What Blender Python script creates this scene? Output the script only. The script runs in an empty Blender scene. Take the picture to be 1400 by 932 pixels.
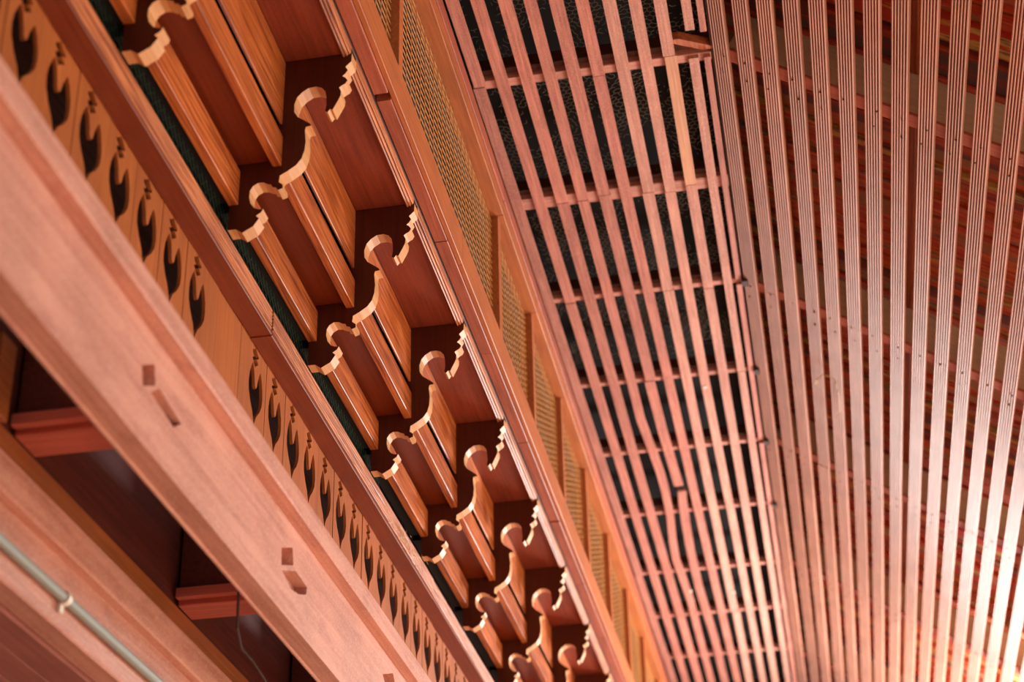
import bpy, math, random
from mathutils import Vector, Matrix
from mathutils.geometry import tessellate_polygon
random.seed(7)
S = bpy.context.scene
COL = S.collection
EYE = 1.6                                   # eye height; u below is height above the eye

# ------------------------------------------------------------------ camera
cam_d = bpy.data.cameras.new('camera'); cam = bpy.data.objects.new('camera', cam_d); COL.objects.link(cam)
F = 2400.0
def unit(v):
    l = math.sqrt(sum(c*c for c in v)); return [c/l for c in v]
VX, VY, ZX = 1214.0-700, 1835.0-466, -100.0
AE = unit((VX, VY, F))
AU = unit((ZX, -(F*F+VX*ZX)/VY, F))
AH = [AU[1]*AE[2]-AU[2]*AE[1], AU[2]*AE[0]-AU[0]*AE[2], AU[0]*AE[1]-AU[1]*AE[0]]
if AH[0] < 0: AH = [-c for c in AH]
R = Matrix(((AH[0], -AH[1], -AH[2]), (AE[0], -AE[1], -AE[2]), (AU[0], -AU[1], -AU[2])))
cam.matrix_world = Matrix.Translation((0, 0, EYE)) @ R.to_4x4()
cam_d.sensor_width = 36.0; cam_d.lens = 36.0*F/1400.0; cam_d.clip_end = 500
cam_d.dof.use_dof = True; cam_d.dof.focus_distance = 4.75; cam_d.dof.aperture_fstop = 2.6
S.camera = cam

# ------------------------------------------------------------------ sky, sun, exposure
world = bpy.data.worlds.new('sky'); S.world = world; world.use_nodes = True
bg = world.node_tree.nodes['Background']
bg.inputs['Color'].default_value = (0.86, 0.93, 1.0, 1); bg.inputs['Strength'].default_value = 0.6
sd = bpy.data.lights.new('sun', 'SUN'); sd.energy = 8.5; sd.angle = math.radians(0.6); sd.color = (1.0, 0.94, 0.84)
sun = bpy.data.objects.new('sun', sd); COL.objects.link(sun); sun.location = (12, 20, 14)
sun.rotation_euler = Vector((-0.34, -0.22, -0.90)).to_track_quat('-Z', 'Y').to_euler()
# added lamp, stands in for daylight at the far right end of the eave
ld = bpy.data.lights.new('added_daylight_lamp', 'AREA'); ld.shape = 'RECTANGLE'; ld.size = 0.9; ld.size_y = 0.7; ld.energy = 200; ld.color = (1.0, 0.98, 0.95)
added_lamp = bpy.data.objects.new('added_daylight_lamp', ld); COL.objects.link(added_lamp); added_lamp.location = (1.62, 9.75, EYE+1.85)
added_lamp.rotation_euler = (Vector((1.3, 8.8, EYE+2.6))-added_lamp.location).to_track_quat('-Z', 'Y').to_euler()
vs = S.view_settings
vs.view_transform = 'Standard'; vs.look = 'None'; vs.gamma = 1.0; vs.use_curve_mapping = False
vs.exposure = 0.55

# ------------------------------------------------------------------ materials
def lin(c):
    return tuple((x/255/12.92 if x/255 <= .04045 else ((x/255+.055)/1.055)**2.4) for x in c) + (1,)

def wood(name, light, dark, axis='Y', rough=.5, bump=.25, grain=1.0, vary=.25, speck=0.0, speck_col=(225, 190, 165), fine=70, spec=.4, scuff=0.0, scuff_col=(120, 76, 66)):
    m = bpy.data.materials.new(name); m.use_nodes = True
    N = m.node_tree.nodes; K = m.node_tree.links; b = N['Principled BSDF']
    tc = N.new('ShaderNodeTexCoord'); oi = N.new('ShaderNodeObjectInfo')
    off = N.new('ShaderNodeVectorMath'); off.operation = 'ADD'
    mul = N.new('ShaderNodeMath'); mul.operation = 'MULTIPLY'; mul.inputs[1].default_value = 37.0
    K.new(oi.outputs['Random'], mul.inputs[0]); K.new(tc.outputs['Object'], off.inputs[0]); K.new(mul.outputs[0], off.inputs[1])
    mp = N.new('ShaderNodeMapping'); K.new(off.outputs[0], mp.inputs['Vector'])
    sc = [fine, fine, fine]; sc['XYZ'.index(axis)] = fine*.035; mp.inputs['Scale'].default_value = sc
    n1 = N.new('ShaderNodeTexNoise'); n1.inputs['Scale'].default_value = 1.6; n1.inputs['Detail'].default_value = 5; n1.inputs['Distortion'].default_value = .6
    K.new(mp.outputs[0], n1.inputs['Vector'])
    n2 = N.new('ShaderNodeTexNoise'); n2.inputs['Scale'].default_value = 5.0; n2.inputs['Detail'].default_value = 3
    K.new(off.outputs[0], n2.inputs['Vector'])
    r = N.new('ShaderNodeValToRGB'); r.color_ramp.elements[0].color = lin(dark); r.color_ramp.elements[1].color = lin(light)
    r.color_ramp.elements[0].position = .5-.22/grain; r.color_ramp.elements[1].position = .5+.16/grain
    K.new(n1.outputs['Fac'], r.inputs['Fac'])
    hv = N.new('ShaderNodeHueSaturation'); K.new(r.outputs['Color'], hv.inputs['Color'])
    a1 = N.new('ShaderNodeMath'); a1.operation = 'MULTIPLY_ADD'; K.new(oi.outputs['Random'], a1.inputs[0]); a1.inputs[1].default_value = vary; a1.inputs[2].default_value = 1-vary*.5
    a2 = N.new('ShaderNodeMath'); a2.operation = 'MULTIPLY_ADD'; K.new(n2.outputs['Fac'], a2.inputs[0]); a2.inputs[1].default_value = .5; a2.inputs[2].default_value = .75
    a3 = N.new('ShaderNodeMath'); a3.operation = 'MULTIPLY'; K.new(a1.outputs[0], a3.inputs[0]); K.new(a2.outputs[0], a3.inputs[1])
    K.new(a3.outputs[0], hv.inputs['Value'])
    out = hv.outputs['Color']
    if speck:
        n3 = N.new('ShaderNodeTexNoise'); n3.inputs['Scale'].default_value = 190; n3.inputs['Detail'].default_value = 4; n3.inputs['Roughness'].default_value = .7
        K.new(off.outputs[0], n3.inputs['Vector'])
        rr = N.new('ShaderNodeMapRange'); rr.inputs['From Min'].default_value = .5; rr.inputs['From Max'].default_value = .72; rr.inputs['To Max'].default_value = speck
        K.new(n3.outputs['Fac'], rr.inputs['Value'])
        mx = N.new('ShaderNodeMix'); mx.data_type = 'RGBA'; K.new(rr.outputs[0], mx.inputs['Factor']); K.new(out, mx.inputs['A']); mx.inputs['B'].default_value = lin(speck_col)
        out = mx.outputs['Result']
    if scuff:
        mp4 = N.new('ShaderNodeMapping'); q = [26, 26, 26]; q['XYZ'.index(axis)] = 7; mp4.inputs['Scale'].default_value = q; K.new(off.outputs[0], mp4.inputs['Vector'])
        n4 = N.new('ShaderNodeTexNoise'); n4.inputs['Scale'].default_value = 1; n4.inputs['Detail'].default_value = 6; n4.inputs['Roughness'].default_value = .7
        K.new(mp4.outputs[0], n4.inputs['Vector'])
        r4 = N.new('ShaderNodeMapRange'); r4.inputs['From Min'].default_value = .54; r4.inputs['From Max'].default_value = .68; r4.inputs['To Max'].default_value = scuff
        K.new(n4.outputs['Fac'], r4.inputs['Value'])
        mx4 = N.new('ShaderNodeMix'); mx4.data_type = 'RGBA'; K.new(r4.outputs[0], mx4.inputs['Factor']); K.new(out, mx4.inputs['A']); mx4.inputs['B'].default_value = lin(scuff_col)
        out = mx4.outputs['Result']
    K.new(out, b.inputs['Base Color'])
    bp = N.new('ShaderNodeBump'); bp.inputs['Strength'].default_value = bump; bp.inputs['Distance'].default_value = .003
    K.new(n1.outputs['Fac'], bp.inputs['Height']); K.new(bp.outputs[0], b.inputs['Normal'])
    b.inputs['Roughness'].default_value = rough; b.inputs['Specular IOR Level'].default_value = spec
    return m

def plain(name, col, rough=.5, metal=0.0, noise=.15, scale=30):
    m = bpy.data.materials.new(name); m.use_nodes = True
    N = m.node_tree.nodes; K = m.node_tree.links; b = N['Principled BSDF']
    tc = N.new('ShaderNodeTexCoord'); n = N.new('ShaderNodeTexNoise'); n.inputs['Scale'].default_value = scale; n.inputs['Detail'].default_value = 4
    K.new(tc.outputs['Object'], n.inputs['Vector'])
    r = N.new('ShaderNodeValToRGB'); c = lin(col)
    r.color_ramp.elements[0].color = tuple(x*(1-noise) for x in c[:3])+(1,); r.color_ramp.elements[1].color = tuple(min(1, x*(1+noise)) for x in c[:3])+(1,)
    K.new(n.outputs['Fac'], r.inputs['Fac']); K.new(r.outputs['Color'], b.inputs['Base Color'])
    b.inputs['Roughness'].default_value = rough; b.inputs['Metallic'].default_value = metal
    return m

def roof_wood():
    m = bpy.data.materials.new('old_painted_roof_board'); m.use_nodes = True
    N = m.node_tree.nodes; K = m.node_tree.links; b = N['Principled BSDF']
    tc = N.new('ShaderNodeTexCoord'); oi = N.new('ShaderNodeObjectInfo')
    mul = N.new('ShaderNodeMath'); mul.operation = 'MULTIPLY'; mul.inputs[1].default_value = 91.0; K.new(oi.outputs['Random'], mul.inputs[0])
    off = N.new('ShaderNodeVectorMath'); off.operation = 'ADD'; K.new(tc.outputs['Object'], off.inputs[0]); K.new(mul.outputs[0], off.inputs[1])
    mp = N.new('ShaderNodeMapping'); mp.inputs['Scale'].default_value = (1.3, 15, 15); K.new(off.outputs[0], mp.inputs['Vector'])
    n = N.new('ShaderNodeTexNoise'); n.inputs['Scale'].default_value = 1.0; n.inputs['Detail'].default_value = 6; n.inputs['Roughness'].default_value = .65
    K.new(mp.outputs[0], n.inputs['Vector'])
    ad = N.new('ShaderNodeMath'); ad.operation = 'MULTIPLY_ADD'; K.new(oi.outputs['Random'], ad.inputs[0]); ad.inputs[1].default_value = .55; ad.inputs[2].default_value = -.27
    s = N.new('ShaderNodeMath'); s.operation = 'ADD'; K.new(n.outputs['Fac'], s.inputs[0]); K.new(ad.outputs[0], s.inputs[1])
    r = N.new('ShaderNodeValToRGB'); e = r.color_ramp.elements
    stops = [(.20, (110, 78, 70)), (.29, (150, 66, 50)), (.36, (214, 88, 50)), (.44, (160, 134, 86)), (.50, (236, 100, 56)),
             (.57, (186, 70, 54)), (.63, (244, 122, 60)), (.69, (120, 94, 96)), (.75, (236, 200, 100)), (.82, (220, 80, 62))]
    e[0].position = stops[0][0]; e[0].color = lin(stops[0][1]); e[1].position = stops[-1][0]; e[1].color = lin(stops[-1][1])
    for p, c in stops[1:-1]:
        q = e.new(p); q.color = lin(c)
    K.new(s.outputs[0], r.inputs['Fac']); K.new(r.outputs['Color'], b.inputs['Base Color'])
    bp = N.new('ShaderNodeBump'); bp.inputs['Strength'].default_value = .5; bp.inputs['Distance'].default_value = .004; K.new(n.outputs['Fac'], bp.inputs['Height']); K.new(bp.outputs[0], b.inputs['Normal'])
    b.inputs['Roughness'].default_value = .55
    return m

M = {
 'fret':   wood('varnished_fretwork_board', (182, 102, 46), (156, 80, 34), 'Z', .5, .08, .8, .12, fine=50),
 'rail':   wood('varnished_rail', (206, 128, 80), (138, 68, 34), 'Y', .45, .5, 1.4, .1, fine=90),
 'cornice':wood('varnished_cornice_board', (204, 112, 54), (136, 58, 22), 'Y', .42, .45, 1.4, .22, fine=80, spec=.5),
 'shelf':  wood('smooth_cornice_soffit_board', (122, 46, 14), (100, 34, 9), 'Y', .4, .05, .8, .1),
 'panel':  wood('dark_red_panel', (138, 58, 34), (110, 42, 24), 'Y', .45, .2, 1.0, .1, .12, (200, 120, 90)),
 'bracket':wood('red_brown_bracket_face', (84, 32, 14), (66, 24, 10), 'Z', .42, .06, .8, .1),
 'edge':   wood('pale_bracket_edge', (222, 166, 112), (200, 138, 88), 'Y', .5, .1, .8, .15),
 'beam':   wood('red_beam_paint', (178, 92, 66), (146, 70, 48), 'Y', .5, .2, 1.0, .12, .1),
 'sill':   wood('orange_brown_sill', (188, 108, 58), (160, 84, 44), 'Y', .5, .2, 1.0, .12),
 'fascia': wood('pink_flaking_fascia', (220, 158, 138), (192, 124, 104), 'Y', .5, .3, .9, .06, .6, (238, 208, 190), fine=30, scuff=.55, scuff_col=(176, 112, 100)),
 'fascia_orange': wood('orange_brown_ledge', (180, 106, 58), (150, 84, 44), 'Y', .5, .2, .9, .08),
 'slat':   wood('dusty_soffit_slat', (202, 128, 110), (160, 88, 74), 'Y', .6, .4, .9, .3, .6, (222, 172, 154), scuff=.4, scuff_col=(130, 70, 62)),
 'slat_pale': wood('pale_worn_soffit_slat', (214, 152, 132), (176, 110, 94), 'Y', .6, .4, .9, .2, .6, (236, 200, 184), scuff=.3, scuff_col=(150, 92, 80)),
 'bare':   wood('bare_pale_slat', (222, 166, 132), (196, 134, 100), 'Y', .6, .35, .9, .1),
 'ribbed': wood('ribbed_slat', (208, 150, 126), (180, 116, 94), 'Y', .42, .05, .7, .12, .1, spec=.5),
 'batten': wood('pinkish_batten', (200, 136, 120), (160, 96, 80), 'X', .6, .3, 1, .15, .3),
 'dark_red': wood('dark_red_board', (104, 44, 30), (80, 32, 22), 'Y', .8, .15, 1, .15),
 'under':  wood('dark_varnished_under_board', (138, 62, 28), (116, 46, 18), 'Y', .5, .1, .9, .1),
 'fascia_red': wood('red_painted_joist_foot', (206, 110, 90), (176, 88, 72), 'X', .55, .2, .9, .08),
 'void':   plain('cavity_shade', (17, 12, 10), .9, 0, .2),  # near-black stands in for shade in gaps and cavities
 'rafter': wood('tan_rafter', (226, 204, 172), (206, 182, 148), 'X', .6, .2, .8, .1),
 'rafter_foot': wood('pink_rafter_foot', (198, 122, 104), (166, 94, 78), 'X', .55, .3, 1, .1),
 'purlin': wood('orange_purlin', (190, 104, 58), (140, 64, 34), 'Y', .5, .3, 1, .2),
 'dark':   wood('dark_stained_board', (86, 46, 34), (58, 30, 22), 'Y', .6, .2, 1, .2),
 'red_under': wood('red_underside_board', (148, 72, 56), (118, 54, 42), 'X', .5, .2, 1, .15),
 'mauve':  wood('mauve_painted_board', (176, 112, 100), (150, 90, 80), 'Y', .5, .15, .8, .1),
 'mesh':   plain('tan_painted_wire', (206, 146, 88), .5, 0, .2),
 'wire':   plain('dull_galvanised_wire', (190, 168, 140), .5, .2, .3),
 'green':  plain('dark_green_netting', (22, 74, 54), .5, 0, .3),
 'pipe':   plain('grey_green_conduit', (150, 158, 150), .35, 0, .06),
 'white':  plain('white_saddle_clip', (236, 226, 212), .4, 0, .05),
 'nail':   plain('rusty_nail', (60, 34, 26), .6, .3, .2),
 'straw':  plain('dry_straw', (210, 176, 110), .7, 0, .2),
 'stone':  plain('pale_stone_paving', (200, 182, 162), .8, 0, .15, 3),
 'oxide':  plain('red_oxide_floor', (164, 120, 98), .6, 0, .12, 3),
 'lime_bounce':   plain('pale_bounce_block', (240, 232, 220), .85, 0, .05, 2),  # white of the added bounce block
 'roof':   roof_wood(),
}

# ------------------------------------------------------------------ helpers
def link(name, me, mat, parent=None, loc=(0, 0, 0), rot=(0, 0, 0)):
    o = bpy.data.objects.new(name, me); COL.objects.link(o)
    if mat is not None and not me.materials:
        for mm in (mat if isinstance(mat, (list, tuple)) else [mat]): me.materials.append(mm)
    o.location = loc; o.rotation_euler = rot
    if parent is not None:
        o.parent = parent; o.location = Vector(loc) - parent.location
    return o

def mesh(name, v, f):
    me = bpy.data.meshes.new(name); me.from_pydata(v, [], f); me.update()
    return me

def tag(o, label=None, cat=None, group=None, kind=None):
    if label: o['label'] = label
    if cat: o['category'] = cat
    if group: o['group'] = group
    if kind: o['kind'] = kind
    return o

def empty(name, loc=(0, 0, 0), **k):
    o = bpy.data.objects.new(name, None); COL.objects.link(o); o.location = loc; o.empty_display_size = .1
    return tag(o, **k)

def rect(x0, z0, x1, z1, c=.0015):
    return [(x0+c, z0), (x1-c, z0), (x1, z0+c), (x1, z1-c), (x1-c, z1), (x0+c, z1), (x0, z1-c), (x0, z0+c)]

def area2(p):
    return sum(p[i][0]*p[(i+1) % len(p)][1]-p[(i+1) % len(p)][0]*p[i][1] for i in range(len(p)))

def prism(name, prof, y0, y1):
    """profile (x, z) swept along y"""
    if area2(prof) < 0: prof = prof[::-1]
    n = len(prof)
    v = [(x, y0, z) for x, z in prof]+[(x, y1, z) for x, z in prof]
    f = [tuple(range(n)), tuple(range(2*n-1, n-1, -1))]
    f += [(i, n+i, n+(i+1) % n, (i+1) % n) for i in range(n)]
    return mesh(name, v, f)

def board(name, mat, parent, h0, u0, h1, u1, e0, e1, c=.0015):
    """rectangular board along e between two corners of its section; origin at its near end"""
    hx, ux = (h0+h1)/2, (u0+u1)/2
    me = prism(name, rect(h0-hx, u0-ux, h1-hx, u1-ux, c), 0, e1-e0)
    return link(name, me, mat, parent, (hx, e0, EYE+ux))

def block(name, mat, parent, h0, h1, e0, e1, u0, u1, c=.0015):
    """board along h (x)"""
    cx, cy, cz = (h0+h1)/2, (e0+e1)/2, (u0+u1)/2
    pr = rect(e0-cy, u0-cz, e1-cy, u1-cz, c); L = (h1-h0)/2; n = len(pr)
    v = [(-L, y, z) for y, z in pr]+[(L, y, z) for y, z in pr]
    f = [tuple(range(n))[::-1], tuple(range(n, 2*n))]+[(i, (i+1) % n, n+(i+1) % n, n+i) for i in range(n)]
    return link(name, mesh(name, v, f), mat, parent, (cx, cy, EYE+cz))

def holed_plate(outer, holes, t):
    """outline in (y, z), thickness t towards -x from x=0"""
    loops = [outer]+holes
    loops = [l if (area2(l) > 0) == (i == 0) else l[::-1] for i, l in enumerate(loops)]
    flat = [p for l in loops for p in l]; n = len(flat)
    tris = tessellate_polygon([[Vector((p[0], p[1], 0)) for p in l] for l in loops])
    v = [(0, y, z) for y, z in flat]+[(-t, y, z) for y, z in flat]
    f = []
    for a, b, c in tris:
        s = (flat[b][0]-flat[a][0])*(flat[c][1]-flat[a][1])-(flat[b][1]-flat[a][1])*(flat[c][0]-flat[a][0])
        if s < 0: b, c = c, b
        f += [(a, b, c), (n+a, n+c, n+b)]
    k = 0
    for l in loops:
        m = len(l)
        f += [(k+i, n+k+i, n+k+(i+1) % m, k+(i+1) % m) for i in range(m)]
        k += m
    return v, f

def rods(name, segs, r, sides=3):
    """thin straight wires joined into one mesh"""
    v = []; f = []
    for a, b in segs:
        a = Vector(a); b = Vector(b); d = (b-a).normalized()
        p = d.cross(Vector((.31, .17, .93))).normalized(); q = d.cross(p); k = len(v)
        for c in (a, b):
            for i in range(sides):
                t = 2*math.pi*i/sides; v.append(c+p*r*math.cos(t)+q*r*math.sin(t))
        f += [(k+i, k+(i+1) % sides, k+sides+(i+1) % sides, k+sides+i) for i in range(sides)]
    return mesh(name, [tuple(x) for x in v], f)

def tube(name, pts, r, sides=8):
    return rods_chain(name, pts, r, sides)

def rods_chain(name, pts, r, sides=8):
    v = []; f = []; pts = [Vector(p) for p in pts]
    for j, c in enumerate(pts):
        d = (pts[min(j+1, len(pts)-1)]-pts[max(j-1, 0)]).normalized()
        p = d.cross(Vector((.31, .17, .93))).normalized(); q = d.cross(p)
        for i in range(sides):
            t = 2*math.pi*i/sides; v.append(tuple(c+p*r*math.cos(t)+q*r*math.sin(t)))
    for j in range(len(pts)-1):
        k = j*sides
        f += [(k+i, k+(i+1) % sides, k+sides+(i+1) % sides, k+sides+i) for i in range(sides)]
    f += [tuple(range(sides))[::-1], tuple(range(len(v)-sides, len(v)))]
    return mesh(name, v, f)

ANG = math.atan(.65); CT, ST = math.cos(ANG), math.sin(ANG); C0 = 3.4415    # roof slope: u = C0 - .65 h
def slope_pt(h, n):
    """point on the underside plane of the ribbed slats at h, raised n along the roof's normal"""
    return h+ST*n, C0-.65*h+CT*n
ROT = (0, ANG, 0)
def slope_block(name, mat, parent, h0, h1, e0, e1, n0, n1, c=.0015):
    """timber running down the slope, built in its own frame (x down the slope)"""
    hm = (h0+h1)/2; L = (h1-h0)/2/CT; px, pz = slope_pt(hm, (n0+n1)/2); cy = (e0+e1)/2
    pr = rect(e0-cy, (n0-n1)/2, e1-cy, (n1-n0)/2, c); n = len(pr)
    v = [(-L, y, z) for y, z in pr]+[(L, y, z) for y, z in pr]
    f = [tuple(range(n))[::-1], tuple(range(n, 2*n))]+[(i, (i+1) % n, n+(i+1) % n, n+i) for i in range(n)]
    return link(name, mesh(name, v, f), mat, parent, (px, cy, EYE+pz), ROT)

E_BR = [3.17+.647*(k-1) for k in range(-2, 10)]      # near faces of the brackets
E0, E1 = .9, 12.5

# ------------------------------------------------------------------ ground, floor, added bounce block and shade walls, house behind
o = block('floor', M['oxide'], None, -3.2, 2.2, -4, 15, -EYE-.06, -EYE, 0); tag(o, kind='structure')
o = block('floor', M['stone'], None, 2.2, 40, -30, 50, -EYE-.16, -EYE-.1, 0); o.name = 'ground'; tag(o, kind='structure')

o = block('bounce_block', M['lime_bounce'], None, 2.6, 9, 8.0, 18, -EYE-.1, .45, 0); tag(o, kind='structure')  # unseen pale block added to bounce light under the eave
near = empty('shade_wall_near', (0, -3, 0), kind='structure')  # unseen wall added to block light from the near end
for i in range(30):
    block('plank', M['dark'], near, -2.38+.15*i, -2.235+.15*i, -3.05, -3.0, -EYE, 4.3, 0)
right = empty('shade_wall_right', (1.95, 0, 0), kind='structure')  # unseen wall added to block side light near the camera
for i in range(27):
    board('plank', M['dark'], right, 1.93, -EYE, 1.97, 2.19, -2.99+.15*i, -2.845+.15*i, 0)
back = empty('wall_back', (-2.4, 6, EYE), kind='structure')
board('plank', M['dark'], back, -2.42, -EYE, -2.38, 4.9, -2, 14, 0)
# ------------------------------------------------------------------ wall on the left: fretwork frieze
wl = empty('wall_left', (-1.27, 6, EYE+1.6), kind='structure')
def tulip(cy, cz):
    half = [(.0, -.112), (.0045, -.085), (.016, -.064), (.036, -.044), (.050, -.022), (.0535, 0), (.050, .024), (.041, .047), (.030, .064),
            (.020, .050), (.012, .030), (.007, .012)]
    l = [(cy+y, cz+z) for y, z in half]+[(cy, cz+.004)]+[(cy-y, cz+z) for y, z in half[::-1][:-1]]
    return l
def club(cy, cz):
    half = [(0, -.024), (.006, -.014), (.0125, -.006), (.010, .001), (.004, .004), (.011, .010), (.014, .019), (.008, .023), (.004, .029)]
    half = [(y*1.75, z*.92) for y, z in half]
    return [(cy+y, cz+z) for y, z in half]+[(cy, cz+.033)]+[(cy-y, cz+z) for y, z in half[::-1][:-1]]
edges = [3.088-.1515*k for k in range(13, 0, -1)]+[3.088]
pat = [(edges[i], edges[i+1], True) for i in range(len(edges)-1)]+[(3.088, 3.300, 'off'), (3.300, 3.468, False)]
y = 3.468
pat.append((3.468, 3.670, 'on2')); y = 3.670
while y < 8.6:
    pat.append((y, y+.1555, True)); y += .1555
fret_cache = {}
for (a, b, kind) in pat:
    w = b-a-.0022; key = (round(w, 4), kind)
    if key not in fret_cache:
        outer = [(0, -.30), (w, -.30), (w, .155), (0, .155)]
        hs = []
        if kind:
            cy = .078 if kind == 'off' else (.126 if kind == 'on2' else w/2)
            hs = [tulip(cy, .0), club(cy-.014, .079)]
        v, f = holed_plate(outer, hs, .008)
        fret_cache[key] = mesh('fretwork_board', v, f)
    link('fretwork_board', fret_cache[key], M['fret'], wl, (-1.26+random.uniform(-.0012, .0012), a, EYE+2.04))
# dark board put behind the frieze as the shade seen through the cut-outs
board('shade_backing', M['dark'], wl, -1.95, 2.3, -1.29, 2.34, 0, 10)

# rail over the frieze
t1 = empty('trim_1', (-1.23, 6, EYE+2.18), kind='structure')
def rail_prof():
    p = [(-1.258, 2.162), (-1.2035, 2.162)]
    z = 2.1625
    for k in range(6):
        p += [(-1.2035, z+.001), (-1.2022, z+.005), (-1.2035, z+.009), (-1.2052, z+.0102)]; z += .0098
    p += [(-1.206, 2.222), (-1.258, 2.222)]
    return [(x+1.23, zz-2.18) for x, zz in p]
rp = rail_prof(); cuts = [.9, 2.2, 3.53, 5.3, 7.0, 9.0]
for i, (a, b) in enumerate(zip(cuts, cuts[1:])):
    link('rail', prism('rail', rp, 0, b-a-.003), M['rail'], t1, (-1.23+(-.0025 if i % 2 else 0), a, EYE+2.18+(.0018 if i % 2 else 0)))
    board('under_board', M['under'], t1, -1.2595, 2.150+(.002 if i % 2 else 0), -1.2045, 2.1615, a, b-.003)

# dark green netting in the slot above the rail
segs = []; s = 0.03
e = 1.2
while e < 4.6:
    segs += [((-1.221, e, EYE+2.224), (-1.221, e+.075, EYE+2.299)), ((-1.221, e+.075, EYE+2.224), (-1.221, e, EYE+2.299))]; e += s
o = link('green_netting', rods('green_netting', segs, .0006), M['green']); tag(o, 'strip of dark green netting stretched in the slot above the ridged rail', 'netting')

# ------------------------------------------------------------------ stepped cornice between the brackets
t2 = empty('trim_2', (-1.1, 6, EYE+2.5), kind='structure')
bays = [(E_BR[i]+.0405, E_BR[i+1]-.0005) for i in range(len(E_BR)-1)]
for (a, b) in bays:
    j = lambda s=.0015: random.uniform(-s, s)
    dj = j(.002)
    board('lower_board', M['cornice'], t2, -1.204, 2.292+dj, -1.180, 2.385, a, b)
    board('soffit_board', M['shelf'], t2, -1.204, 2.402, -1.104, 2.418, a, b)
    board('inner_board', M['dark'], t2, -1.225, 2.386, -1.196, 2.4015, a, b)
    dj = j(.002)
    board('nose_board', M['cornice'], t2, -1.1035, 2.384+dj, -1.0815, 2.468+j(), a, b)
    board('riser_board', M['cornice'], t2, -1.0915, 2.505+j(), -1.0845, 2.688, a, b)
    board('gap_shade', M['void'], t2, -1.165, 2.42, -1.15, 2.64, a, b)  # near-black, painted shade inside the gap between nose and riser
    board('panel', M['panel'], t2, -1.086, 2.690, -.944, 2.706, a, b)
    board('filler_shade', M['void'], t2, -1.24, 2.30, -1.206, 2.70, a, b)  # near-black, painted shade behind the netting slot

# ------------------------------------------------------------------ carved brackets
prof = [(-1.2015, 2.2235), (-1.182, 2.2235), (-1.166, 2.212), (-1.141, 2.226), (-1.128, 2.246), (-1.136, 2.254), (-1.124, 2.262), (-1.120, 2.271), (-1.130, 2.271), (-1.141, 2.276), (-1.151, 2.290),
        (-1.155, 2.308), (-1.154, 2.326), (-1.147, 2.338), (-1.135, 2.345), (-1.122, 2.344), (-1.112, 2.338), (-1.104, 2.336), (-1.100, 2.328), (-1.092, 2.326), (-1.087, 2.318), (-1.076, 2.322),
        (-1.076, 2.332), (-1.086, 2.340), (-1.084, 2.358), (-1.066, 2.368), (-1.046, 2.382), (-1.034, 2.399), (-1.028, 2.420), (-1.026, 2.446), (-1.029, 2.478), (-1.027, 2.488), (-1.014, 2.490),
        (-1.018, 2.497), (-1.032, 2.508), (-1.048, 2.520), (-1.057, 2.536), (-1.058, 2.558), (-1.052, 2.578), (-1.040, 2.592), (-1.024, 2.602), (-1.006, 2.603), (-.992, 2.597), (-.983, 2.585), (-.980, 2.566), (-.979, 2.545),
        (-.982, 2.527), (-.976, 2.523), (-.970, 2.531), (-.964, 2.528), (-.959, 2.538), (-.952, 2.552), (-.946, 2.566), (-.945, 2.580), (-.950, 2.591), (-.944, 2.596), (-.935, 2.601), (-.930, 2.610), (-.936, 2.619), (-.943, 2.624), (-.936, 2.630), (-.930, 2.640), (-.936, 2.651),
        (-.930, 2.657), (-.922, 2.665), (-.921, 2.689), (-1.2015, 2.689)]
TH = .04
pl = [(x+1.2, z-2.22) for x, z in prof]
if area2(pl) < 0: pl = pl[::-1]
n = len(pl)
v = [(x, 0, z) for x, z in pl]+[(x, TH, z) for x, z in pl]
f = [tuple(range(n)), tuple(range(2*n-1, n-1, -1))]+[(i, n+i, n+(i+1) % n, (i+1) % n) for i in range(n)]
bm_ = mesh('carved_bracket', v, f)
bm_.materials.append(M['bracket']); bm_.materials.append(M['edge'])
for p in bm_.polygons: p.material_index = 0 if len(p.vertices) > 4 else 1
order = ['nearest', 'second nearest', 'third', 'fourth', 'fifth', 'sixth', 'seventh', 'eighth', 'ninth', 'tenth', 'eleventh', 'twelfth']
INVIEW = 1
for k, e in enumerate(E_BR):
    o = link('carved_bracket', bm_, None, None, (-1.2, e, EYE+2.22))
    pos = k-INVIEW
    if pos < 0: lab = 'carved scroll bracket of the cornice just outside the top edge of the picture'
    elif pos == 0: lab = 'carved scroll bracket cut by the top edge of the picture, first of the cornice row'
    elif pos == 1: lab = 'largest fully seen scroll bracket, second of the cornice row from the top'
    else: lab = 'carved scroll bracket with pale cut edge, %s of the cornice row counted from the top' % order[pos]
    tag(o, lab, 'bracket', 'carved scroll brackets under the cornice')

# ------------------------------------------------------------------ beam above the brackets
t3 = empty('trim_3', (-.9, 6, EYE+2.75), kind='structure')
mp_ = [(-.9435, 2.682), (-.940, 2.679), (-.937, 2.682), (-.9355, 2.684), (-.933, 2.680), (-.930, 2.684), (-.9285, 2.688), (-.926, 2.685), (-.923, 2.690), (-.922, 2.706), (-.9435, 2.706)]
for (a, b) in bays:
    c0 = a-.04 if a > 1.9 else a
    link('bead_moulding', prism('bead_moulding', [(x+.93, z-2.69) for x, z in mp_], 0, b-a-.002), M['rail'], t3, (-.93, a+.001, EYE+2.69))
jt = [.9, 2.05, 2.75, 3.40, 4.06, 4.72, 5.36, 6.04, 6.68, 7.32, 8.0, 8.7, 9.4, 10.1, 10.8, 11.5, 12.4]
for i, (a, b) in enumerate(zip(jt, jt[1:])):
    gap = .03 if abs(b-3.40) < .01 else .005
    board('beam_board', M['beam'], t3, -.9205, 2.718+random.uniform(-.002, .002), -.883, 2.752, a, b-gap)
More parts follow.
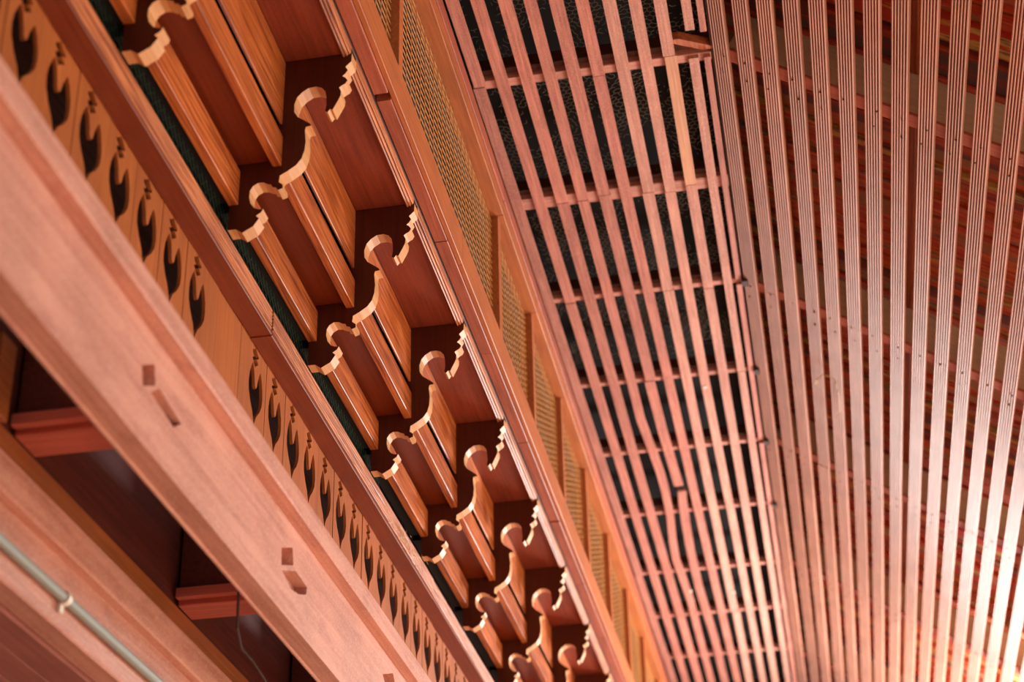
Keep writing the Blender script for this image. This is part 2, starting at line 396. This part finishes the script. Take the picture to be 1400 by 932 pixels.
for a, b in ((.9, 4.2), (4.2, 7.6), (7.6, 12.4)):
    board('sill_board', M['sill'], t3, -.8825, 2.724, -.868, 2.835, a, b-.002)
board('core_board', M['dark'], t3, -1.2, 2.756, -.895, 2.84, .9, 12.4)
board('back_fillet', M['dark'], t3, -.9415, 2.7075, -.922, 2.7545, .9, 12.4)

# ------------------------------------------------------------------ clerestory of wire mesh above
posts = [.95, 2.06, 3.43, 4.80, 5.45, 6.12, 6.79, 7.50, 8.20, 8.90, 9.60, 10.3, 11.0, 11.7, 12.4]
w_i = 0
for a, b in zip(posts, posts[1:]):
    w_i += 1
    w = empty('window_%d' % w_i, (-.89, (a+b)/2, EYE+3.06), kind='structure')
    board('post', M['sill'], w, -.915, 2.8355, -.872, 3.288, a, a+.042)
    board('head_rail', M['sill'], w, -.915, 3.29, -.852, 3.345, a, b-.004)
    board('head_moulding', M['beam'], w, -.895, 3.3455, -.847, 3.405, a, b-.004)
    segs = []; z0, z1 = EYE+2.838, EYE+3.288; H_ = z1-z0; ya, yb = a+.043, b-.001
    s = z0+.010
    while s < z1:
        segs.append(((-.895, ya, s), (-.895, yb, s))); s += .0235
    s = ya+.012
    while s < yb:
        segs.append(((-.8932, s, z0), (-.8932, s, z1))); s += .055
    o = link('wire_mesh', rods('wire_mesh', segs, .0017), M['mesh'], w, (0, 0, 0))

block('void_shade', M['void'], t3, -1.02, -1.0, .9, 12.4, 2.842, 3.60, 0)  # near-black sheet painted as the dark behind the mesh

# ------------------------------------------------------------------ flat slatted soffit
US = 3.5
ce = empty('ceiling', (-.48, 6, EYE+US), kind='structure')
BAT = [2.30, 2.99, 3.68, 4.37, 5.05, 5.74, 6.45, 7.12, 7.81, 8.56, 9.20, 9.88, 10.6, 11.3, 12.0]
for i, e in enumerate(BAT):
    w = .066 if i == 4 else (.04 if i == 3 else .03)
    block('batten', M['batten'], ce, -.865, -.105, e-.004, e-.004+w, US+.0135, US+.045)
    block('batten', M['dark'], ce, -.865, -.105, e-.036, e-.010, US+.03, US+.075)
SW, STK = .039, .013
slat_h = [-.845+.0763*i for i in range(10)]
def path_slat(name, mat, parent, pts, w, t, u):
    v = []; f = []; h0, e0 = pts[0]
    for h, e in pts:
        x = h-h0; y = e-e0
        v += [(x-w/2, y, 0), (x+w/2, y, 0), (x+w/2, y, t), (x-w/2, y, t)]
    for j in range(len(pts)-1):
        k = 4*j; f += [(k+i, k+(i+1) % 4, k+4+(i+1) % 4, k+4+i) for i in range(4)]
    f = [tuple(reversed(q)) for q in f]
    m = len(v); f += [(0, 1, 2, 3), (m-1, m-2, m-3, m-4)]
    return link(name, mesh(name, v, f), mat, parent, (h0, e0, EYE+u))
rnd = random.Random(3)
for i, h in enumerate(slat_h):
    w = SW*rnd.uniform(.92, 1.06); sm = M['slat_pale'] if i >= 6 else M['slat']
    breaks = [2.0]
    opts = {0: [4.38, 8.57], 1: [5.76, 8.57], 2: [5.08, 9.2], 3: [5.08, 7.84], 4: [5.08, 6.46], 5: [4.4, 8.57], 6: [5.08, 5.75, 9.2], 7: [5.09, 7.83], 8: [], 9: []}[i]
    if i == 4:      # broken: parts sprung away from each other at 7.5
        path_slat('slat', sm, ce, [(h, 2.0), (h, 5.058)], w, STK, US)
        path_slat('slat', sm, ce, [(h+.002, 5.062), (h+.004, 6.447)], w, STK, US)
        path_slat('slat', sm, ce, [(h-.002, 6.452), (-.539, 6.9), (-.533, 7.2), (-.527, 7.50)], w, STK, US-.002)
        path_slat('slat', sm, ce, [(-.517, 7.565), (-.527, 7.7), (-.537, 7.95), (-.547, 8.3), (-.55, 8.8), (h+.005, 9.6), (h, 11.8)], w, STK, US)
        continue
    if i == 3:      # bowed
        path_slat('slat', sm, ce, [(h, 2.0), (h, 5.075)], w, STK, US)
        path_slat('slat', sm, ce, [(h, 5.08), (h, 6.3), (-.620, 6.8), (-.606, 7.1), (-.596, 7.35), (-.595, 7.55), (-.603, 7.85), (-.622, 8.15), (-.631, 8.4), (-.622, 8.65), (-.613, 9.0), (h, 9.6), (h, 11.8)], w, STK, US)
        continue
    if i == 8:      # bare split end, then the pale piece
        path_slat('slat', sm, ce, [(h+.002, 2.0), (h, 4.345)], w, STK, US)
        o = path_slat('slat', M['bare'], ce, [(h+.004, 4.348), (h, 5.06)], w, STK, US)
        path_slat('slat', sm, ce, [(h, 5.064), (h, 5.76)], w, STK, US)
        path_slat('slat', sm, ce, [(h, 5.765), (h, 8.0)], w, STK, US); path_slat('slat', sm, ce, [(h, 8.004), (h, 11.8)], w, STK, US)
        continue
    if i == 9:      # missing stretch near the top
        path_slat('slat', sm, ce, [(h, 2.0), (h, 4.235)], w*.8, STK, US)
        path_slat('slat', sm, ce, [(h-.002, 4.372), (h, 6.45)], w*.85, STK, US); path_slat('slat', sm, ce, [(h, 6.455), (h, 11.8)], w*.85, STK, US)
        continue
    cs = [2.0]+opts+[11.8]
    for a, b in zip(cs, cs[1:]):
        q = [rnd.uniform(-.004, .004) for _ in range(3)]
        path_slat('slat', sm, ce, [(h+q[0], a), (h+q[1], (a+b)/2), (h+q[2], b-.004)], w, STK, US+rnd.uniform(-.001, .0015))
hn = -.118
path_slat('slat', M['slat'], ce, [(hn, 2.0), (hn, 4.25)], .02, STK, US); path_slat('slat', M['slat'], ce, [(hn, 4.375), (hn, 5.72)], .02, STK, US)
path_slat('slat', M['slat'], ce, [(hn, 5.76), (hn, 7.1)], .02, STK, US); path_slat('slat', M['slat'], ce, [(hn, 7.14), (hn, 11.8)], .02, STK, US)
board('edge_joist', M['dark'], ce, -.104, US+.014, -.085, US+.06, 2, 11.8)
for e in BAT[5:9]:
    block('end_block', M['nail'], ce, -.107, -.085, e-.02, e+.02, US-.012, US+.0125)
path_slat('stub', M['purlin'], ce, [(-.225, 4.285), (-.165, 4.318), (-.105, 4.352)], .055, .03, US+.0135)
# two bright flakes of limewash on the slats
for (h, e) in ((-.597, 8.83), (-.372, 8.9), (-.318, 6.55)):
    block('paint_flake', M['white'], ce, h-.006, h+.006, e-.012, e+.012, US-.004, US+.001, .002)

# chicken wire above the soffit slats
segs = []; a = .0125; rr = random.Random(5)
ey = 3.4; row = 0
def wob(h, e):
    return (h+.004*math.sin(e*61+h*40), e+.004*math.sin(h*83+e*29), EYE+US+.095+.010*math.sin(e*5.1+h*9)+.008*math.sin(h*23+e*2))
while ey < 6.4:
    hx = -.84+(0 if row % 2 == 0 else a*.866)
    while hx < -.11:
        p0 = (hx, ey); p1 = (hx-a*.866, ey+a*.5); p2 = (hx+a*.866, ey+a*.5); p3 = (hx, ey-a)
        for q in (p1, p2, p3):
            if math.sin(q[0]*31+q[1]*7)+math.sin(q[1]*13-q[0]*9)+rr.uniform(-1.3, 1.3) < -.1: continue
            segs.append((wob(*p0), wob(*q)))
        hx += a*1.732
    ey += a*1.5; row += 1
o = link('chicken_wire', rods('chicken_wire', segs, .0005), M['wire'], ce); tag(o, kind='stuff')
block('shade_sheet', M['void'], ce, -.87, -.0755, 2.0, 12.2, 3.66, 3.68, 0)  # near-black sheets painted as the dark above the soffit slats
board('shade_side', M['void'], ce, -.0845, 3.561, -.0755, 3.6595, 2.0, 12.2, 0)
board('shade_side', M['void'], ce, -.905, 3.52, -.8705, 3.68, 2.0, 12.2, 0)

# ------------------------------------------------------------------ ribbed slats under the sloping eave
cs_ = empty('eave_lattice', (.7, 6, EYE+3.0), kind='structure')
RW, RT = .050, .018
def rib_prof():
    p = [(-RW/2, RT)]; k = 6; d = RW/(k-.5)
    for i in range(k):
        xa = -RW/2+d*i
        p += [(xa, .001), (xa+.001, 0), (xa+d*.50-.001, 0), (xa+d*.50, .001)]
        if i < k-1: p += [(xa+d*.52, .0095), (xa+d*.98, .0095)]
    p.append((RW/2, RT))
    return p
rib = rib_prof(); rib_cache = {}
rnd = random.Random(11)
nails = []
NR = 17
for i in range(NR):
    h = -.0765+.0723*i
    cuts = [2.2] + ([5.76] if i % 4 == 1 else [7.13] if i % 4 == 3 else [8.54] if i % 4 == 0 else []) + [12.4]
    for a, b in zip(cuts, cuts[1:]):
        L = round(b-a-.003, 3)
        if L not in rib_cache: rib_cache[L] = prism('ribbed_slat', rib, 0, L)
        px, pz = slope_pt(h, 0)
        o = link('ribbed_slat', rib_cache[L], M['ribbed'], cs_, (px, a, EYE+pz), (0, ANG, rnd.uniform(-.0006, .0006)))
    for e in (4.35, 5.755, 7.10, 8.52, 9.93):
        for de in (.012, .10):
            if de > .05 and rnd.random() < .25: continue
            nails.append((h+rnd.uniform(-.012, .012), e+de+rnd.uniform(-.008, .008)))
v = []; f = []
for h, e in nails:
    px, pz = slope_pt(h, -.0007); k = len(v); r = rnd.uniform(.003, .0045)
    for i in range(6):
        t = i*math.pi/3; v.append((px+CT*r*math.cos(t), e+r*math.sin(t), EYE+pz-ST*r*math.cos(t)))
    for i in range(6):
        t = i*math.pi/3; q = slope_pt(h, .003); v.append((q[0]+CT*r*math.cos(t), e+r*math.sin(t), EYE+q[1]-ST*r*math.cos(t)))
    f.append(tuple(range(k, k+6))); f += [(k+i, k+6+i, k+6+(i+1) % 6, k+(i+1) % 6) for i in range(6)]
o = link('nail_heads', mesh('nail_heads', v, f), M['nail'], cs_); tag(o, kind='stuff')

# ------------------------------------------------------------------ rafters
RAF = [2.95, 4.35, 5.755, 7.10, 8.52, 9.93, 11.3]
rl = ['just above the top edge of the picture', 'nearest the top of the picture', 'second from the top', 'third from the top', 'fourth from the top', 'fifth from the top', 'beyond the bottom edge of the picture']
for e, l in zip(RAF, rl):
    px, pz = slope_pt(.5, .09)
    r = empty('rafter', (px, e, EYE+pz), label='tan eave rafter above the ribbed slats, '+l, cat='rafter', group='rafters of the sloping eave')
    slope_block('timber', M['rafter'], r, -.07, 1.58, e+.003, e+.055, .030, .165)
    slope_block('foot_batten', M['rafter_foot'], r, -.07, 1.58, e-.002, e+.058, RT+.0005, .0295)
# purlins
for hh, l in ((.09, 'orange brown purlin rod nearer the flat soffit, above the rafters'), (.50, 'orange brown purlin rod further down the eave, above the rafters'), (.98, 'orange brown purlin rod close to the gutter side, above the rafters')):
    px, pz = slope_pt(hh-.1, .182)
    L = 9.6
    me = prism('purlin', rect(-.015, -.0155, .015, .0155, .003), 0, L)
    o = link('purlin', me, M['purlin'], None, (px, 2.6, EYE+pz), ROT); tag(o, l, 'purlin', 'purlins of the eave')

# ------------------------------------------------------------------ old painted roof boards
rf = empty('roof', (.5, 7, EYE+3.4), kind='structure')
rnd = random.Random(23); y = 2.7; cnt = 0
while y < 12.4 and cnt < 290:
    w = rnd.choice([.02, .028, .04, .055, .07, .085, .10])*rnd.uniform(.9, 1.1)
    n0 = .199+rnd.choice([0, .004, .010, .018, .028])+rnd.uniform(0, .004)
    o = slope_block('roof_board', M['roof'], rf, -1.5, 1.62, y, y+w-.001, n0, n0+.03, .001)
    o.rotation_euler = (0, ANG, rnd.uniform(-.004, .004))
    y += w; cnt += 1
slope_block('light_block_sheet', M['dark'], rf, -2.6, 1.62, 1.5, 13, .268, .285, 0)  # added sheet, stops light leaking between the roof boards
block('light_block_end', M['dark'], back, -2.38, -.92, 13.0, 13.03, 1.8, 5.0, 0)  # added to block light and keep the interior dark

# ------------------------------------------------------------------ near fascia beam on the left
def recess_board(name, parent, hf, u0, u1, e0, e1, holes, depth, total, mat):
    z = (u0+u1)/2
    v, f = holed_plate([(e0, u0-z), (e1, u0-z), (e1, u1-z), (e0, u1-z)], [[(a, b-z) for a, b in h] for h in holes], depth)
    k = len(v)
    v += [(-depth-.0002-(total-depth)*(1 if s else 0), y, zz) for s in (0, 1) for y, zz in ((e0, u0-z), (e1, u0-z), (e1, u1-z), (e0, u1-z))]
    f += [(k, k+1, k+2, k+3), (k+7, k+6, k+5, k+4)]+[(k+(i+1) % 4, k+i, k+4+i, k+4+(i+1) % 4) for i in range(4)]
    return link(name, mesh(name, v, f), mat, parent, (hf, 0, EYE+z))
def rr_(e0, e1, u0, u1): return [(e0, u0), (e1, u0), (e1, u1), (e0, u1)]
fa = empty('fascia_beam', (-1.12, 3, EYE+1.376), label='big pink flaking fascia beam with cut mortises in the left foreground', cat='beam')
recess_board('fascia_board', fa, -1.10, 1.376, 1.598, .6, 8.0,
             [[(2.532, 1.514), (2.588, 1.545), (2.600, 1.508), (2.545, 1.478)], [(2.580, 1.484), (2.618, 1.512), (2.737, 1.500), (2.70, 1.474)],
              [(3.363, 1.515), (3.441, 1.547), (3.452, 1.509), (3.368, 1.476)], [(3.372, 1.466), (3.47, 1.503), (3.56, 1.50), (3.555, 1.480), (3.50, 1.460), (3.444, 1.450)],
              [(4.250, 1.53), (4.36, 1.57), (4.40, 1.53), (4.30, 1.50)]], .030, .042, M['fascia'])
board('moulding', M['fascia'], fa, -1.142, 1.5985, -1.066, 1.652, .6, 8.0, .004)
board('chamfer_strip', M['fascia'], fa, -1.152, 1.372, -1.1425, 1.41, .6, 8.0, .003)

# joists and boards of the lower ceiling between the two fascias
cl = empty('ceiling_lower', (-1.3, 3, EYE+1.66), kind='structure')
y = .6; rnd = random.Random(4)
while y < 8:
    w = .142
    block('plank', M['dark_red'], cl, -1.46, -1.272, y, y+w-.003, 1.822, 1.837)
    y += w
jl = ['just outside the left edge of the picture', 'upper of two in the opening at left', 'lower of two in the opening at left', 'hidden past the bottom edge behind the fascia', 'second past the bottom edge behind the fascia']
for e, l in zip((1.85, 2.715, 3.60, 4.48, 5.36), jl):
    j = empty('joist', (-1.3, e, EYE+1.56), label='red cross joist of the lower ceiling, '+l, cat='joist', group='joists of the lower ceiling')
    block('foot_board', M['fascia_red'], j, -1.418, -1.1425, e, e+.092, 1.50, 1.54)
    block('timber', M['dark_red'], j, -1.418, -1.1425, e, e+.092, 1.5405, 1.66)
    block('upper_timber', M['dark_red'], j, -1.418, -1.273, e, e+.092, 1.6605, 1.821)
    block('top_strip', M['fascia_red'], j, -1.418, -1.154, e-.022, e-.0005, 1.512, 1.536)

# second fascia with ledge, further left
fb = empty('ledge_beam', (-1.44, 3, EYE+1.22), label='pink lower beam with orange ledge carrying the grey pipe, bottom left corner', cat='beam')
board('ledge_board', M['fascia_orange'], fb, -1.46, 1.436, -1.420, 1.4985, .6, 7)
board('upper_board', M['dark_red'], fb, -1.46, 1.4995, -1.4285, 1.82, .6, 7)  # dark red puts the shading above the ledge into the colour
board('moulding', M['fascia'], fb, -1.46, 1.362, -1.398, 1.4355, .6, 7, .004)
board('front_board', M['fascia'], fb, -1.46, 1.236, -1.421, 1.3615, .6, 7)
board('bottom_strip', M['fascia'], fb, -1.46, 1.212, -1.405, 1.2355, .6, 7, .004)
for i, (a, b) in enumerate(((-1.535, -1.461), (-1.612, -1.538), (-1.69, -1.615))):
    board('underside_board', M['mauve'], fb, a, 1.204, b, 1.222, .6, 7)
board('hanging_block', M['fascia_orange'], fb, -1.428, 1.50, -1.408, 1.66, 2.60, 2.66)

# conduit on the lower beam
pp = empty('conduit_pipe', (-1.408, 2.9, EYE+1.278), label='grey green electrical conduit pipe running along the lower left beam', cat='pipe')
pts = [(-1.4085, .6+.3*i, EYE+1.280) for i in range(22)]
link('pipe', rods_chain('pipe', pts, .0105, 14), M['pipe'], pp)
for e in (2.02, 2.985, 3.95):
    sg = []
    pr_o = [( .0135*math.cos(t), .0135*math.sin(t)) for t in [math.pi*2*i/16 for i in range(16)]]
    link('saddle_clip', prism('saddle_clip', pr_o, -.008, .008), M['white'], pp, (-1.4085, e, EYE+1.280))
    board('clip_foot', M['white'], pp, -1.4205, 1.252, -1.412, 1.268, e-.008, e+.008)

# small loose bits
def straw(name, pts, r, label):
    o = link(name, rods_chain(name, pts, r, 5), M['straw']); tag(o, label, 'straw'); return o
def sp(h, e, n): q = slope_pt(h, n); return (q[0], e, EYE+q[1])
straw('straw', [sp(.205, 6.22, -.004), sp(.170, 6.22, -.012), sp(.148, 6.27, -.016), sp(.140, 6.33, -.014)], .0020, 'thin dry straw hooked around a ribbed slat')
straw('straw', [sp(.21, 6.25, -.002), sp(.225, 6.36, -.006), sp(.225, 6.50, -.008), sp(.20, 6.58, -.012), sp(.165, 6.57, -.01)], .0011, 'faint curved straw hanging below the hooked one')
rnd = random.Random(9)
segs = []
for k in range(46):
    e = 4.95+rnd.gauss(0, .16); z = EYE+2.19+rnd.gauss(0, .02); a = rnd.uniform(0, 6.28); l = rnd.uniform(.02, .09)
    p = Vector((-1.197, e, z)); q = p+Vector((rnd.uniform(-.001, .006), l*math.cos(a), -abs(l*.5*math.sin(a))))
    segs.append((tuple(p), tuple(q)))
o = link('dry_roots', rods('dry_roots', segs, .0007), M['straw']); tag(o, 'tangle of fine dry roots clinging to the ridged rail', 'roots', kind='stuff')

cp = [(-1.19, 3.36, EYE+1.42), (-1.22, 3.45, EYE+1.375), (-1.25, 3.57, EYE+1.374), (-1.25, 3.65, EYE+1.372), (-1.25, 3.735, EYE+1.360), (-1.25, 3.85, EYE+1.33), (-1.25, 4.0, EYE+1.28)]
o = link('cable', rods_chain('cable', cp, .0035, 6), M['nail']); tag(o, 'thin dark cable drooping below the lower joist behind the fascia', 'cable')
